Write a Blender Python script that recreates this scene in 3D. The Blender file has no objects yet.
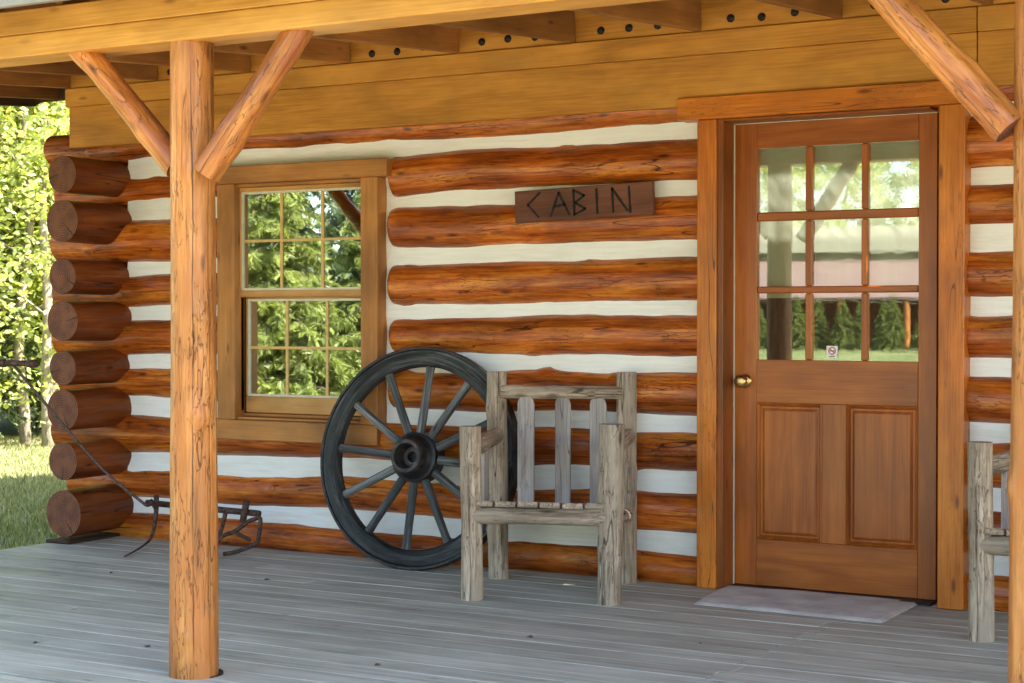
import bpy, math, random
import numpy as np
from mathutils import Vector, Matrix, noise, Euler
random.seed(7); rng = np.random.default_rng(7)
R = math.radians
sc = bpy.context.scene
col = sc.collection

# ------------------------------------------------------------------ materials
class NT:
    def __init__(s, name):
        s.m = bpy.data.materials.new(name); s.m.use_nodes = True
        s.t = s.m.node_tree; s.n = s.t.nodes; s.l = s.t.links
        s.b = s.n['Principled BSDF']; s.out = s.n['Material Output']
    def new(s, ty, **k):
        o = s.n.new(ty)
        for a, v in k.items(): setattr(o, a, v)
        return o
    def put(s, v, sock):
        if hasattr(v, 'links') or isinstance(v, bpy.types.NodeSocket): s.l.new(v, sock)
        else: sock.default_value = v
    def vec(s, scale, src=None, offk=None):
        if src is None: src = s.coord()
        n = s.new('ShaderNodeVectorMath', operation='MULTIPLY'); s.l.new(src, n.inputs[0]); n.inputs[1].default_value = scale
        return n.outputs[0]
    def coord(s):
        if not hasattr(s, '_c'):
            a = s.new('ShaderNodeAttribute', attribute_name='c'); o = s.new('ShaderNodeAttribute', attribute_name='off')
            m = s.new('ShaderNodeVectorMath', operation='SCALE'); m.inputs[0].default_value = (61, 37, 23); s.l.new(o.outputs['Fac'], m.inputs['Scale'])
            d = s.new('ShaderNodeVectorMath', operation='ADD'); s.l.new(a.outputs['Vector'], d.inputs[0]); s.l.new(m.outputs[0], d.inputs[1])
            s._raw = a.outputs['Vector']; s._off = o.outputs['Fac']; s._c = d.outputs[0]
        return s._c
    def noise(s, scale, detail=4, rough=.55, src=None, dist=0):
        n = s.new('ShaderNodeTexNoise'); n.inputs['Scale'].default_value = 1; n.inputs['Detail'].default_value = detail
        n.inputs['Roughness'].default_value = rough; n.inputs['Distortion'].default_value = dist
        s.l.new(s.vec(scale, src), n.inputs['Vector']); return n.outputs['Fac']
    def ramp(s, f, stops, interp='LINEAR'):
        r = s.new('ShaderNodeValToRGB'); e = r.color_ramp.elements; r.color_ramp.interpolation = interp
        while len(e) < len(stops): e.new(.5)
        for i, (p, c) in enumerate(stops):
            e[i].position = p; e[i].color = c if len(c) == 4 else (*c, 1)
        s.l.new(f, r.inputs[0]); return r.outputs[0]
    def rng(s, f, a, b, c=0, d=1):
        r = s.new('ShaderNodeMapRange'); s.l.new(f, r.inputs[0])
        for i, v in enumerate((a, b, c, d)): r.inputs[i+1].default_value = v
        return r.outputs[0]
    def math(s, op, a, b=0):
        n = s.new('ShaderNodeMath', operation=op); s.put(a, n.inputs[0]); s.put(b, n.inputs[1]); return n.outputs[0]
    def mix(s, f, a, b, mode='MIX'):
        n = s.new('ShaderNodeMix', data_type='RGBA', blend_type=mode)
        s.put(f, n.inputs[0])
        for v, k in ((a, 6), (b, 7)):
            if isinstance(v, tuple): v = v if len(v) == 4 else (*v, 1)
            s.put(v, n.inputs[k])
        return n.outputs[2]
    def bump(s, h, strength=.5, dist=.003):
        n = s.new('ShaderNodeBump'); n.inputs['Strength'].default_value = strength; n.inputs['Distance'].default_value = dist
        s.l.new(h, n.inputs['Height']); s.l.new(n.outputs[0], s.b.inputs['Normal']); return n.outputs[0]

def g3(v): return (v, v, v)
def wood(name, dark, mid, light, rough=.45, cross=14, coat=0., crack=.0, crackcol=.18, knots=True, bump=.5, blotch=.5, tintv=.35, fine=140, weather=None, dash=(.5, .62), rug=.0, spec=.35, checks=()):
    s = NT(name); s.coord()
    n1 = s.noise((1.3, cross, cross), 6, .6, dist=.6)
    n2 = s.noise((4, fine, fine), 3, .6)
    n3 = s.noise((2.2, 5, 5), 3, .6)
    f = s.math('ADD', s.math('MULTIPLY', n1, .62), s.math('MULTIPLY', n2, .38))
    c = s.ramp(f, [(.36, dark), (.5, mid), (.64, light)])
    bl = s.rng(n3, .35, .65, 1-blotch*.6, 1+blotch*.35)
    c = s.mix(1., c, s.comb(bl) if False else bl, 'MULTIPLY')
    tv = s.rng(s._off, 0, 1, 1-tintv, 1+tintv)
    c = s.mix(1., c, tv, 'MULTIPLY')
    h = s.math('ADD', s.math('MULTIPLY', n1, 1.0), s.math('MULTIPLY', n2, .35))
    if rug:
        n6 = s.noise((16, 55, 55), 4, .65); h = s.math('ADD', h, s.math('MULTIPLY', n6, rug)); c = s.mix(s.rng(n6, .36, .5, .45*min(1, rug), 0), c, tuple(x*.8 for x in dark))
    if weather:
        w = s.noise((1.2, 9, 9), 5, .7); c = s.mix(s.rng(w, .5, .62), c, weather)
    if knots:
        v = s.new('ShaderNodeTexVoronoi'); v.inputs['Scale'].default_value = 1; v.inputs['Randomness'].default_value = 1
        s.l.new(s.vec((4.6, 15, 15)), v.inputs['Vector'])
        k = s.math('MULTIPLY', s.rng(v.outputs['Distance'], .07, .19, 1, 0), s.rng(v.outputs['Color'], .45, .55))
        c = s.mix(s.math('MULTIPLY', k, .8), c, tuple(x*.3 for x in dark))
        h = s.math('ADD', h, s.math('MULTIPLY', k, -.25))
    if crack > 0:
        nn = s.noise((.55, 11, 11), 2, .5)
        d = s.math('ABSOLUTE', s.math('SUBTRACT', nn, .5))
        k = s.rng(d, crack*.4, crack, 1, 0)
        mk = s.rng(s.noise((1.5, 4, 4), 1), .42, .5)
        k = s.math('MULTIPLY', k, mk)
        n5 = s.noise((9, 75, 75), 2, .5); k5 = s.rng(s.math('ABSOLUTE', s.math('SUBTRACT', n5, .5)), .0, .02, 1, 0)
        k5 = s.math('MULTIPLY', k5, s.rng(s.noise((3, 9, 9), 2), *dash))
        k = s.math('MAXIMUM', k, s.math('MULTIPLY', k5, .75))
        c = s.mix(s.math('MULTIPLY', k, .85), c, tuple(x*crackcol for x in dark))
        h = s.math('ADD', h, s.math('MULTIPLY', k, -1.2))
    for (a0, wd, amp) in checks:
        sp = s.new('ShaderNodeSeparateXYZ'); s.l.new(s._raw, sp.inputs[0])
        ang = s.math('ARCTAN2', sp.outputs[1], sp.outputs[2])
        wx = s.noise((1.1+wd*9, 0, 0), 5, .6); wz = s.noise((2.3, 0, 0), 2)
        dd = s.math('ABSOLUTE', s.math('SUBTRACT', ang, s.math('ADD', s.math('MULTIPLY', s.math('SUBTRACT', wx, .5), amp), a0)))
        wv_ = s.rng(wz, .35, .6, 0, wd)
        k = s.math('LESS_THAN', dd, wv_)
        c = s.mix(s.math('MULTIPLY', k, .82), c, tuple(x*.12 for x in dark)); h = s.math('ADD', h, s.math('MULTIPLY', k, -1.5))
    s.l.new(c, s.b.inputs['Base Color'])
    s.l.new(s.rng(n2, .3, .7, rough-.08, rough+.12), s.b.inputs['Roughness'])
    s.b.inputs['Specular IOR Level'].default_value = spec
    s.b.inputs['Coat Weight'].default_value = coat; s.b.inputs['Coat Roughness'].default_value = .22
    s.bump(h, bump, .004)
    return s.m

def simple(name, colr, rough=.5, metal=0., nscale=(20, 20, 20), var=.25, bump=.3, bd=.002, col2=None, detail=5):
    s = NT(name); s.coord()
    n = s.noise(nscale, detail, .6)
    if col2 is None: col2 = tuple(x*(1-var) for x in colr); c1 = tuple(min(1, x*(1+var*.5)) for x in colr)
    else: c1 = colr
    s.l.new(s.ramp(n, [(.36, col2), (.62, c1)]), s.b.inputs['Base Color'])
    s.b.inputs['Metallic'].default_value = metal
    s.l.new(s.rng(n, .3, .7, rough+.08, rough-.08), s.b.inputs['Roughness'])
    s.bump(n, bump, bd); return s.m

def end_grain(name, dark, light):
    s = NT(name); s.coord()
    sp = s.new('ShaderNodeSeparateXYZ'); s.l.new(s._raw, sp.inputs[0])
    y, z = sp.outputs[1], sp.outputs[2]
    wob = s.noise((0, 18, 18), 3)
    r = s.math('SQRT', s.math('ADD', s.math('MULTIPLY', y, y), s.math('MULTIPLY', z, z)))
    r = s.math('ADD', r, s.math('MULTIPLY', wob, .012))
    ring = s.math('SINE', s.math('MULTIPLY', r, 520))
    bl = s.noise((0, 14, 14), 4)
    c = s.ramp(s.math('ADD', s.math('MULTIPLY', ring, .17), bl), [(.3, dark), (.7, light)])
    ang = s.math('ARCTAN2', y, z)
    w = s.math('ABSOLUTE', s.math('SUBTRACT', s.math('ADD', s.math('MULTIPLY', s._off, 5.), s.math('MULTIPLY', wob, .5)), s.math('ADD', ang, 2.5)))
    ck = s.math('MULTIPLY', s.rng(w, .03, .07, 1, 0), s.rng(r, .01, .03))
    c = s.mix(s.math('MULTIPLY', ck, .85), c, (.01, .005, .003))
    s.l.new(c, s.b.inputs['Base Color']); s.b.inputs['Roughness'].default_value = .75
    s.bump(s.math('ADD', s.math('MULTIPLY', ring, .15), s.math('MULTIPLY', ck, -2.)), .4, .003)
    return s.m

M = {}
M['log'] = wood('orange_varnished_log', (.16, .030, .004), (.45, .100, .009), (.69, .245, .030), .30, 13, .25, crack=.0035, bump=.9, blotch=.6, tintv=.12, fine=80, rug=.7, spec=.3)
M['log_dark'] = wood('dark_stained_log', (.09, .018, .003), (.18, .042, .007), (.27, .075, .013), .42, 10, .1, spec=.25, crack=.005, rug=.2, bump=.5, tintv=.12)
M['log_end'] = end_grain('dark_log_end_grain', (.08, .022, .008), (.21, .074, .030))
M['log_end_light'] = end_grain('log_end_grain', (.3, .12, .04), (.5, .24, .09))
M['post'] = wood('peeled_post', (.26, .082, .014), (.46, .172, .036), (.60, .275, .08), .42, 16, .12, crack=.0022, checks=((-.68, .034, .5), (-1.45, .018, .9), (.15, .009, .8)), crackcol=.2, bump=1., blotch=.45, tintv=.03, weather=(.41, .142, .030), dash=(.44, .55), rug=.4, fine=90)
M['brace'] = wood('varnished_brace', (.24, .065, .010), (.47, .16, .027), (.62, .26, .055), .36, 11, .3, crack=.002, checks=((-1.1, .035, .5), (1.6, .03, .6), (.4, .02, .8)), bump=.8, tintv=.08, weather=(.30, .08, .022), rug=.3, dash=(.42, .52), fine=90)
M['beam'] = wood('golden_beam', (.44, .20, .035), (.60, .29, .052), (.70, .37, .085), .5, 7, .1, bump=.25, blotch=.3, tintv=.06)
M['band'] = wood('golden_wall_board', (.38, .150, .018), (.53, .225, .030), (.61, .285, .048), .5, 8, .05, bump=.25, blotch=.35, tintv=.06)
M['rafter'] = wood('rafter_wood', (.24, .088, .02), (.35, .14, .032), (.44, .19, .05), .6, 9, .0, bump=.3, blotch=.4, tintv=.2)
M['sheath'] = wood('roof_board', (.12, .05, .02), (.18, .075, .03), (.24, .1, .04), .7, 9, .0, bump=.3)
M['barge'] = wood('dark_barge_board', (.035, .017, .008), (.055, .027, .012), (.075, .035, .016), .7, 9, .0, knots=False, bump=.3)
M['trim'] = wood('orange_trim', (.36, .085, .006), (.54, .15, .010), (.66, .22, .022), .4, 8, .25, crack=.004, bump=.3, blotch=.45, tintv=.06)
M['wtrim'] = wood('window_trim', (.34, .13, .028), (.43, .175, .04), (.50, .225, .06), .5, 12, .1, bump=.25, knots=True, tintv=.05)
M['sash'] = wood('window_sash', (.42, .2, .055), (.52, .26, .075), (.6, .32, .1), .45, 12, .1, bump=.15, knots=False, tintv=.05)
M['grille'] = simple('golden_grille', (.68, .44, .15), .5, var=.1, bump=.1)
M['jamb'] = wood('door_jamb', (.17, .042, .006), (.26, .070, .010), (.33, .10, .016), .42, 8, .2, bump=.25, tintv=.05)
M['door'] = wood('door_wood', (.25, .056, .006), (.36, .092, .010), (.44, .13, .017), .36, 16, .3, bump=.15, knots=False, blotch=.35, tintv=.07, fine=260)
M['sign'] = wood('sign_board', (.15, .05, .026), (.23, .082, .045), (.30, .12, .068), .7, 14, 0, bump=.6, knots=False, fine=110)
M['chair'] = wood('grey_peeled_log', (.18, .12, .075), (.43, .33, .23), (.60, .49, .37), .75, 16, 0, crack=.005, crackcol=.3, bump=1., blotch=.6, tintv=.12, fine=100, rug=.8, dash=(.4, .5), weather=(.36, .29, .21))
M['slat'] = wood('grey_plank', (.28, .22, .185), (.47, .41, .37), (.60, .54, .50), .75, 14, 0, crack=.003, crackcol=.5, bump=.7, tintv=.15, fine=200)
M['chair_end'] = end_grain('grey_end_grain', (.17, .14, .1), (.32, .27, .21))
M['gap'] = simple('dark_gap', (.012, .009, .007), .9)
M['rust'] = simple('rusty_iron', (.13, .062, .04), .75, .2, (60, 60, 60), bump=.8, bd=.002, col2=(.022, .014, .012))
M['rod'] = simple('worn_steel', (.14, .10, .085), .55, .5, (60, 60, 60), bump=.5, col2=(.06, .038, .03))
M['wheelwood'] = wood('weathered_blue_black_wood', (.010, .010, .009), (.028, .029, .028), (.15, .15, .14), .62, 16, .0, spec=.2, rug=.6, weather=(.05, .052, .050), crack=.006, bump=.8, knots=False, blotch=.8, tintv=.15, fine=90)
M['spoke'] = wood('weathered_blue_grey_spoke', (.03, .031, .03), (.10, .103, .098), (.32, .32, .30), .7, 22, .0, crack=.004, bump=.6, knots=False, tintv=.2)
M['hub'] = simple('black_greasy_hub', (.016, .016, .016), .45, .2, (35, 35, 35), bump=.7, bd=.003, col2=(.006, .006, .007))
M['hubring'] = simple('dull_iron_ring', (.085, .07, .06), .5, .3, (40, 40, 40), bump=.7, col2=(.02, .017, .015))
M['tyre'] = simple('iron_tyre', (.06, .05, .042), .45, .6, (30, 30, 30), bump=.5, col2=(.02, .025, .03))
M['brass'] = simple('brass', (.62, .42, .16), .22, 1., (8, 8, 8), var=.1, bump=.02)
M['steel'] = simple('bolt_head', (.03, .025, .022), .5, .6)
M['cream'] = simple('cream_glazing_strip', (.66, .60, .44), .5, var=.1, bump=.1)
M['white'] = simple('white_sticker', (.78, .76, .74), .4, var=.03, bump=.0)
M['red'] = simple('red_print', (.55, .05, .04), .4, var=.05, bump=.0)
M['black'] = simple('black_print', (.02, .02, .02), .5, var=.05, bump=.0)
M['letter'] = simple('black_carved_letter', (.012, .008, .007), .85, bump=.5)
M['fascia'] = simple('grey_painted_edge', (.27, .25, .20), .5, var=.12, nscale=(3, 20, 20), bump=.2)
M['gravel'] = simple('bounce_gravel', (.46, .39, .29), .95, var=.45, nscale=(45, 45, 45), bump=1, bd=.02)
M['room'] = simple('pale_bounce_paint', (.82, .80, .68), .8, var=.04)
M['shingle'] = simple('roof_shingle', (.2, .15, .13), .9, var=.35, nscale=(6, 6, 6))
M['roofpink'] = simple('faded_pink_roof', (.21, .125, .115), .8, var=.12, nscale=(.8, 3, 3))
M['palewall'] = simple('pale_gable', (.36, .33, .25), .8, var=.1)
M['dirt'] = simple('concrete', (.25, .24, .22), .9, var=.2)
M['interior'] = simple('interior_plaster', (.05, .04, .03), .9, var=.2)

# chinking
s = NT('white_mortar_chinking'); s.coord()
n = s.noise((4, 26, 70), 6, .7); n2 = s.noise((1.2, 3, 5), 3)
s.l.new(s.mix(s.rng(n2, .3, .7, 0, .9), s.ramp(n, [(.35, (.80, .79, .73)), (.6, (.93, .92, .87))]), (.90, .89, .83)), s.b.inputs['Base Color'])
v = s.new('ShaderNodeTexVoronoi', feature='DISTANCE_TO_EDGE'); v.inputs['Scale'].default_value = 1; wv = s.new('ShaderNodeVectorMath', operation='ADD'); s.l.new(s.vec((3, 9, 9)), wv.inputs[0]); nz_ = s.new('ShaderNodeTexNoise'); nz_.inputs['Scale'].default_value = 5; s.l.new(s.coord(), nz_.inputs['Vector']); s.l.new(nz_.outputs['Color'], wv.inputs[1]); s.l.new(wv.outputs[0], v.inputs['Vector'])
kk = s.math('MULTIPLY', s.rng(v.outputs['Distance'], .0, .012, 1, 0), s.rng(n2, .56, .64))
st = s.rng(s.noise((2, 7, 12), 5, .7), .5, .72, 0, .22)
base = s.b.inputs['Base Color'].links[0].from_socket
base = s.mix(st, base, (.55, .50, .40)); base = s.mix(s.math('MULTIPLY', kk, .0), base, (.35, .32, .27)); s.l.new(base, s.b.inputs['Base Color'])
s.b.inputs['Roughness'].default_value = .8; s.bump(s.math('ADD', n, s.math('MULTIPLY', kk, -.05)), .7, .006); M['chink'] = s.m
# deck boards
s = NT('grey_green_deck_board'); s.coord()
a = s.noise((.8, 40, 40), 6, .65, dist=.5); b = s.noise((2.6, 6, 6), 4, .6); d = s.noise((.25, 22, 22), 2)
c = s.ramp(s.math('ADD', s.math('MULTIPLY', a, .6), s.math('MULTIPLY', b, .4)), [(.36, (.27, .262, .205)), (.5, (.43, .418, .335)), (.64, (.56, .54, .44))])
c = s.mix(s.rng(d, .55, .72, 0, .5), c, (.25, .235, .185))
c = s.mix(1., c, s.rng(s._off, 0, 1, .88, 1.1), 'MULTIPLY')
v = s.new('ShaderNodeTexVoronoi'); v.inputs['Scale'].default_value = 1; s.l.new(s.vec((3.3, 13, 13)), v.inputs['Vector'])
kn = s.rng(v.outputs['Distance'], .04, .11, 1, 0); c = s.mix(s.math('MULTIPLY', kn, .6), c, (.07, .07, .06))
s.l.new(c, s.b.inputs['Base Color']); s.l.new(s.rng(a, .3, .7, .5, .7), s.b.inputs['Roughness']); s.b.inputs['Specular IOR Level'].default_value = .35
s.bump(s.math('ADD', a, s.math('MULTIPLY', b, .5)), .45, .002); M['deck'] = s.m
# mat
s = NT('pale_grey_carpet_mat'); s.coord()
a = s.noise((260, 260, 260), 2); b = s.noise((7, 7, 7), 5)
c = s.ramp(s.math('ADD', s.math('MULTIPLY', a, .4), s.math('MULTIPLY', b, .6)), [(.38, (.46, .43, .38)), (.6, (.70, .66, .59))])
s.l.new(c, s.b.inputs['Base Color']); s.b.inputs['Roughness'].default_value = .95; s.bump(a, 1., .004); M['mat'] = s.m
# cloth
s = NT('pale_green_curtain'); s.coord(); a = s.noise((3, 60, 60), 3)
s.l.new(s.ramp(a, [(.3, (.58, .65, .43)), (.7, (.68, .74, .52))]), s.b.inputs['Base Color']); s.b.inputs['Roughness'].default_value = .9
tr = s.new('ShaderNodeBsdfTranslucent'); tr.inputs[0].default_value = (.6, .62, .5, 1); mx = s.new('ShaderNodeMixShader'); mx.inputs[0].default_value = .5
s.l.new(s.b.outputs[0], mx.inputs[1]); s.l.new(tr.outputs[0], mx.inputs[2]); s.l.new(mx.outputs[0], s.out.inputs[0]); M['cloth'] = s.m
# glass
def glass(name, fac, wob):
    s = NT(name); s.coord(); n = s.noise((5, 5, 7), 2)
    b = s.new('ShaderNodeBump'); b.inputs['Strength'].default_value = wob; b.inputs['Distance'].default_value = .002; s.l.new(n, b.inputs['Height'])
    gl = s.new('ShaderNodeBsdfGlossy'); gl.inputs['Roughness'].default_value = .0; gl.inputs[0].default_value = (.95, 1, .96, 1); s.l.new(b.outputs[0], gl.inputs['Normal'])
    tr = s.new('ShaderNodeBsdfTransparent'); tr.inputs[0].default_value = (.97, .99, .96, 1)
    mx = s.new('ShaderNodeMixShader'); mx.inputs[0].default_value = fac
    s.l.new(tr.outputs[0], mx.inputs[1]); s.l.new(gl.outputs[0], mx.inputs[2]); s.l.new(mx.outputs[0], s.out.inputs[0]); return s.m
M['glass'] = glass('window_glass', .46, .15)
M['dglass'] = glass('door_glass', .18, .07)
# leaves, grass
def leafmat(name, a, b, tr=.45):
    s = NT(name); s.coord()
    c = s.ramp(s._off, [(0, a), (1, b)])
    s.l.new(c, s.b.inputs['Base Color']); s.b.inputs['Roughness'].default_value = .5
    t = s.new('ShaderNodeBsdfTranslucent'); s.l.new(s.mix(1., c, (1.25, 1.15, .5), 'MULTIPLY'), t.inputs[0])
    mx = s.new('ShaderNodeMixShader'); mx.inputs[0].default_value = tr
    s.l.new(s.b.outputs[0], mx.inputs[1]); s.l.new(t.outputs[0], mx.inputs[2]); s.l.new(mx.outputs[0], s.out.inputs[0]); return s.m
M['leaf'] = leafmat('fresh_green_leaf', (.20, .28, .08), (.70, .75, .36), .6)
M['needle'] = leafmat('conifer_needle', (.045, .08, .036), (.21, .26, .12), .3)
M['needle2'] = leafmat('young_conifer_needle', (.09, .13, .025), (.34, .38, .10), .35)
M['blade'] = leafmat('grass_blade', (.11, .15, .05), (.50, .48, .26), .35)
M['bark'] = simple('grey_bark', (.3, .25, .18), .9, var=.4, nscale=(6, 30, 30), bump=1, bd=.02)
M['darkbark'] = simple('dark_bark', (.10, .07, .05), .9, var=.4, nscale=(6, 30, 30), bump=1, bd=.02)
s = NT('lawn'); tc = s.new('ShaderNodeTexCoord')
a = s.noise((.35, .35, .35), 5, .6, tc.outputs['Object']); b = s.noise((26, 26, 26), 4, .6, tc.outputs['Object'])
c = s.ramp(s.math('ADD', s.math('MULTIPLY', a, .5), s.math('MULTIPLY', b, .5)), [(.36, (.08, .12, .024)), (.5, (.17, .20, .05)), (.64, (.42, .39, .20))])
s.l.new(c, s.b.inputs['Base Color']); s.b.inputs['Roughness'].default_value = .9; s.bump(b, .8, .03); M['lawn'] = s.m

# ------------------------------------------------------------------ mesh builder
class MB:
    def __init__(s): s.v = []; s.f = []; s.mi = []; s.c = []; s.o = []; s.sm = []
    def add(s, vs, fs, cs, off=None, mi=0, smooth=False):
        k = len(s.v); s.v += [tuple(v) for v in vs]; s.c += [tuple(c) for c in cs]
        if off is None: off = random.random()
        s.o += list(off) if hasattr(off, '__len__') else [off]*len(vs)
        s.f += [tuple(i+k for i in f) for f in fs]
        s.mi += list(mi) if hasattr(mi, '__len__') else [mi]*len(fs)
        s.sm += [smooth]*len(fs)
    def box(s, x0, x1, y0, y1, z0, z1, axis='x', bev=.003, mi=0, mat=None, off=None):
        b = min(bev, (x1-x0)*.4, (y1-y0)*.4, (z1-z0)*.4)
        lo = (x0, y0, z0); hi = (x1, y1, z1); vs = []; fs = []
        # chamfered box: 24 verts
        idx = {}
        for sx in (0, 1):
            for sy in (0, 1):
                for sz in (0, 1):
                    S = (sx, sy, sz)
                    for ax in range(3):
                        p = []
                        for i in range(3):
                            e = hi[i] if S[i] else lo[i]
                            if i != ax: e += -b if S[i] else b
                            p.append(e)
                        idx[(S, ax)] = len(vs); vs.append(Vector(p))
        for ax in range(3):
            o1, o2 = [i for i in range(3) if i != ax]
            for sv in (0, 1):
                q = []
                for (a, bb) in ((0, 0), (1, 0), (1, 1), (0, 1)):
                    S = [0, 0, 0]; S[ax] = sv; S[o1] = a; S[o2] = bb; q.append(idx[(tuple(S), ax)])
                fs.append(q)
        for ax in range(3):   # edges along ax
            o1, o2 = [i for i in range(3) if i != ax]
            for a in (0, 1):
                for bb in (0, 1):
                    S0 = [0, 0, 0]; S0[o1] = a; S0[o2] = bb; S1 = list(S0); S1[ax] = 1
                    S0 = tuple(S0); S1 = tuple(S1)
                    fs.append([idx[(S0, o1)], idx[(S1, o1)], idx[(S1, o2)], idx[(S0, o2)]])
        for sx in (0, 1):
            for sy in (0, 1):
                for sz in (0, 1):
                    S = (sx, sy, sz); fs.append([idx[(S, 0)], idx[(S, 1)], idx[(S, 2)]])
        c = Vector(((x0+x1)/2, (y0+y1)/2, (z0+z1)/2))
        cs = []
        for v in vs:
            if axis == 'x': cs.append((v.x, v.y, v.z))
            elif axis == 'y': cs.append((v.y, v.x, v.z))
            else: cs.append((v.z, v.y, v.x))
        if mat is not None: vs = [mat @ v for v in vs]
        # fix winding
        out = []
        cc = sum((Vector(v) for v in vs), Vector())/len(vs)
        for f in fs:
            p = [Vector(vs[i]) for i in f]; nn = (p[1]-p[0]).cross(p[2]-p[0]); m = sum(p, Vector())/len(p)
            out.append(f if nn.dot(m-cc) > 0 else f[::-1])
        s.add(vs, out, cs, off, mi)
    def log(s, p0, p1, r0, r1=None, seg=20, step=.05, wob=.006, lump=.05, knots=0, mi=0, cap=1, round0=0, round1=0, rf=None, off=None):
        p0 = Vector(p0); p1 = Vector(p1); r1 = r0 if r1 is None else r1
        L = (p1-p0).length; d = (p1-p0)/L
        up = Vector((0, 0, 1)) if abs(d.z) < .9 else Vector((0, 1, 0))
        a = d.cross(up).normalized(); b = d.cross(a)
        n = max(2, int(L/step)); sd = random.random()*100
        kn = [(random.uniform(0, L), random.uniform(0, 6.28), random.uniform(.06, .2), random.uniform(.02, .04)) for _ in range(knots)]
        vs = []; cs = []; fs = []
        ts = [i/n*L for i in range(n+1)]
        if round0: ts = sorted(set([round(round0*q, 4) for q in (0, .12, .3, .6)] + [t for t in ts if t > round0 or t == 0]))
        if round1: ts = sorted(set([round(L-round1*q, 4) for q in (0, .12, .3, .6)] + [t for t in ts if t < L-round1]))
        for t in ts:
            r = r0+(r1-r0)*t/L
            if rf: r = rf(t/L)
            if round0 and t < round0: r *= .55+.45*math.sqrt(max(0, 1-(1-t/round0)**2))
            if round1 and L-t < round1: r *= .55+.45*math.sqrt(max(0, 1-(1-(L-t)/round1)**2))
            cx = noise.noise(Vector((t*1.3, sd, 0)))*wob*2; cy = noise.noise(Vector((t*1.3, sd, 9)))*wob*2
            for k in range(seg):
                th = 2*math.pi*k/seg
                q = r*(1+lump*2*noise.noise(Vector((t*2.2, math.cos(th)*.9+sd, math.sin(th)*.9))) + lump*.6*noise.noise(Vector((t*9, math.cos(th)*2.2+sd, math.sin(th)*2.2))))
                for (kt, ka, kh, kw) in kn:
                    da = (th-ka+math.pi) % (2*math.pi)-math.pi
                    e = ((t-kt)/kw)**2+(da*r/kw)**2
                    if e < 6: q += r*kh*math.exp(-e)
                y = math.cos(th)*q; z = math.sin(th)*q
                vs.append(p0+d*t+a*(y+cx)+b*(z+cy)); cs.append((t, y, z))
        m = len(ts)
        for i in range(m-1):
            for k in range(seg):
                k2 = (k+1) % seg; fs.append((i*seg+k, i*seg+k2, (i+1)*seg+k2, (i+1)*seg+k))
        off = random.random() if off is None else off
        s.add(vs, fs, cs, off, mi, True)
        for i, fl in ((0, True), (m-1, False)):
            ring = list(range(i*seg, i*seg+seg))
            rv = [vs[j] for j in ring]; rc = [cs[j] for j in ring]
            f = list(range(seg)); s.add(rv, [f[::-1] if fl else f], rc, off, cap)
    def tube(s, pts, r, seg=8, mi=0):
        pts = [Vector(p) for p in pts]; rs = r if hasattr(r, '__len__') else [r]*len(pts)
        vs = []; cs = []; fs = []; t = 0; pa = None
        for i, p in enumerate(pts):
            d = (pts[min(i+1, len(pts)-1)]-pts[max(i-1, 0)]).normalized()
            if pa is None: up = Vector((0, 0, 1)) if abs(d.z) < .9 else Vector((0, 1, 0)); a = d.cross(up).normalized()
            else: a = (pa-d*pa.dot(d)).normalized()
            pa = a; b = d.cross(a)
            if i: t += (p-pts[i-1]).length
            for k in range(seg):
                th = 2*math.pi*k/seg; vs.append(p+(a*math.cos(th)+b*math.sin(th))*rs[i]); cs.append((t, math.cos(th)*rs[i], math.sin(th)*rs[i]))
        for i in range(len(pts)-1):
            for k in range(seg):
                k2 = (k+1) % seg; fs.append((i*seg+k, i*seg+k2, (i+1)*seg+k2, (i+1)*seg+k))
        fs.append(tuple(range(seg))[::-1]); fs.append(tuple(range((len(pts)-1)*seg, len(pts)*seg)))
        s.add(vs, fs, cs, None, mi, True)
    def lathe(s, prof, seg=32, mi=0, origin=(0, 0, 0), smooth=True):   # axis = -y ; prof (dist along -y, radius)
        vs = []; cs = []; fs = []; o = Vector(origin)
        for (h, r) in prof:
            for k in range(seg):
                th = 2*math.pi*k/seg; v = Vector((math.cos(th)*r, -h, math.sin(th)*r)); vs.append(o+v); cs.append(tuple(v))
        for i in range(len(prof)-1):
            for k in range(seg):
                k2 = (k+1) % seg; fs.append((i*seg+k, (i+1)*seg+k, (i+1)*seg+k2, i*seg+k2)[::-1])
        s.add(vs, fs, cs, None, mi, smooth)
    def prism(s, poly, y0, y1, axis='x', mi=0, plane='xz'):   # poly extruded
        n = len(poly)
        def P(u, v, w): return Vector((u, w, v)) if plane == 'xz' else (Vector((w, u, v)) if plane == 'yz' else Vector((u, v, w)))
        vs = [P(u, v, y0) for u, v in poly]+[P(u, v, y1) for u, v in poly]
        fs = [tuple(range(n)), tuple(range(n, 2*n))[::-1]]+[(i, i+n, (i+1) % n+n, (i+1) % n) for i in range(n)]
        cc = sum(vs, Vector())/len(vs); out = []
        cs = [(v.x, v.y, v.z) if axis == 'x' else ((v.y, v.x, v.z) if axis == 'y' else (v.z, v.x, v.y)) for v in vs]
        s.add(vs, fs, cs, None, mi)
    def build(s, name, mats, parent=None, bevel=0, flat=False):
        me = bpy.data.meshes.new(name); me.from_pydata(s.v, [], s.f)
        if not isinstance(mats, (list, tuple)): mats = [mats]
        for m in mats: me.materials.append(m)
        me.polygons.foreach_set('material_index', [min(i, len(mats)-1) for i in s.mi])
        me.polygons.foreach_set('use_smooth', s.sm)
        a = me.attributes.new('c', 'FLOAT_VECTOR', 'POINT'); a.data.foreach_set('vector', np.array(s.c, dtype=np.float32).ravel())
        a = me.attributes.new('off', 'FLOAT', 'POINT'); a.data.foreach_set('value', np.array(s.o, dtype=np.float32))
        me.update()
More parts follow.
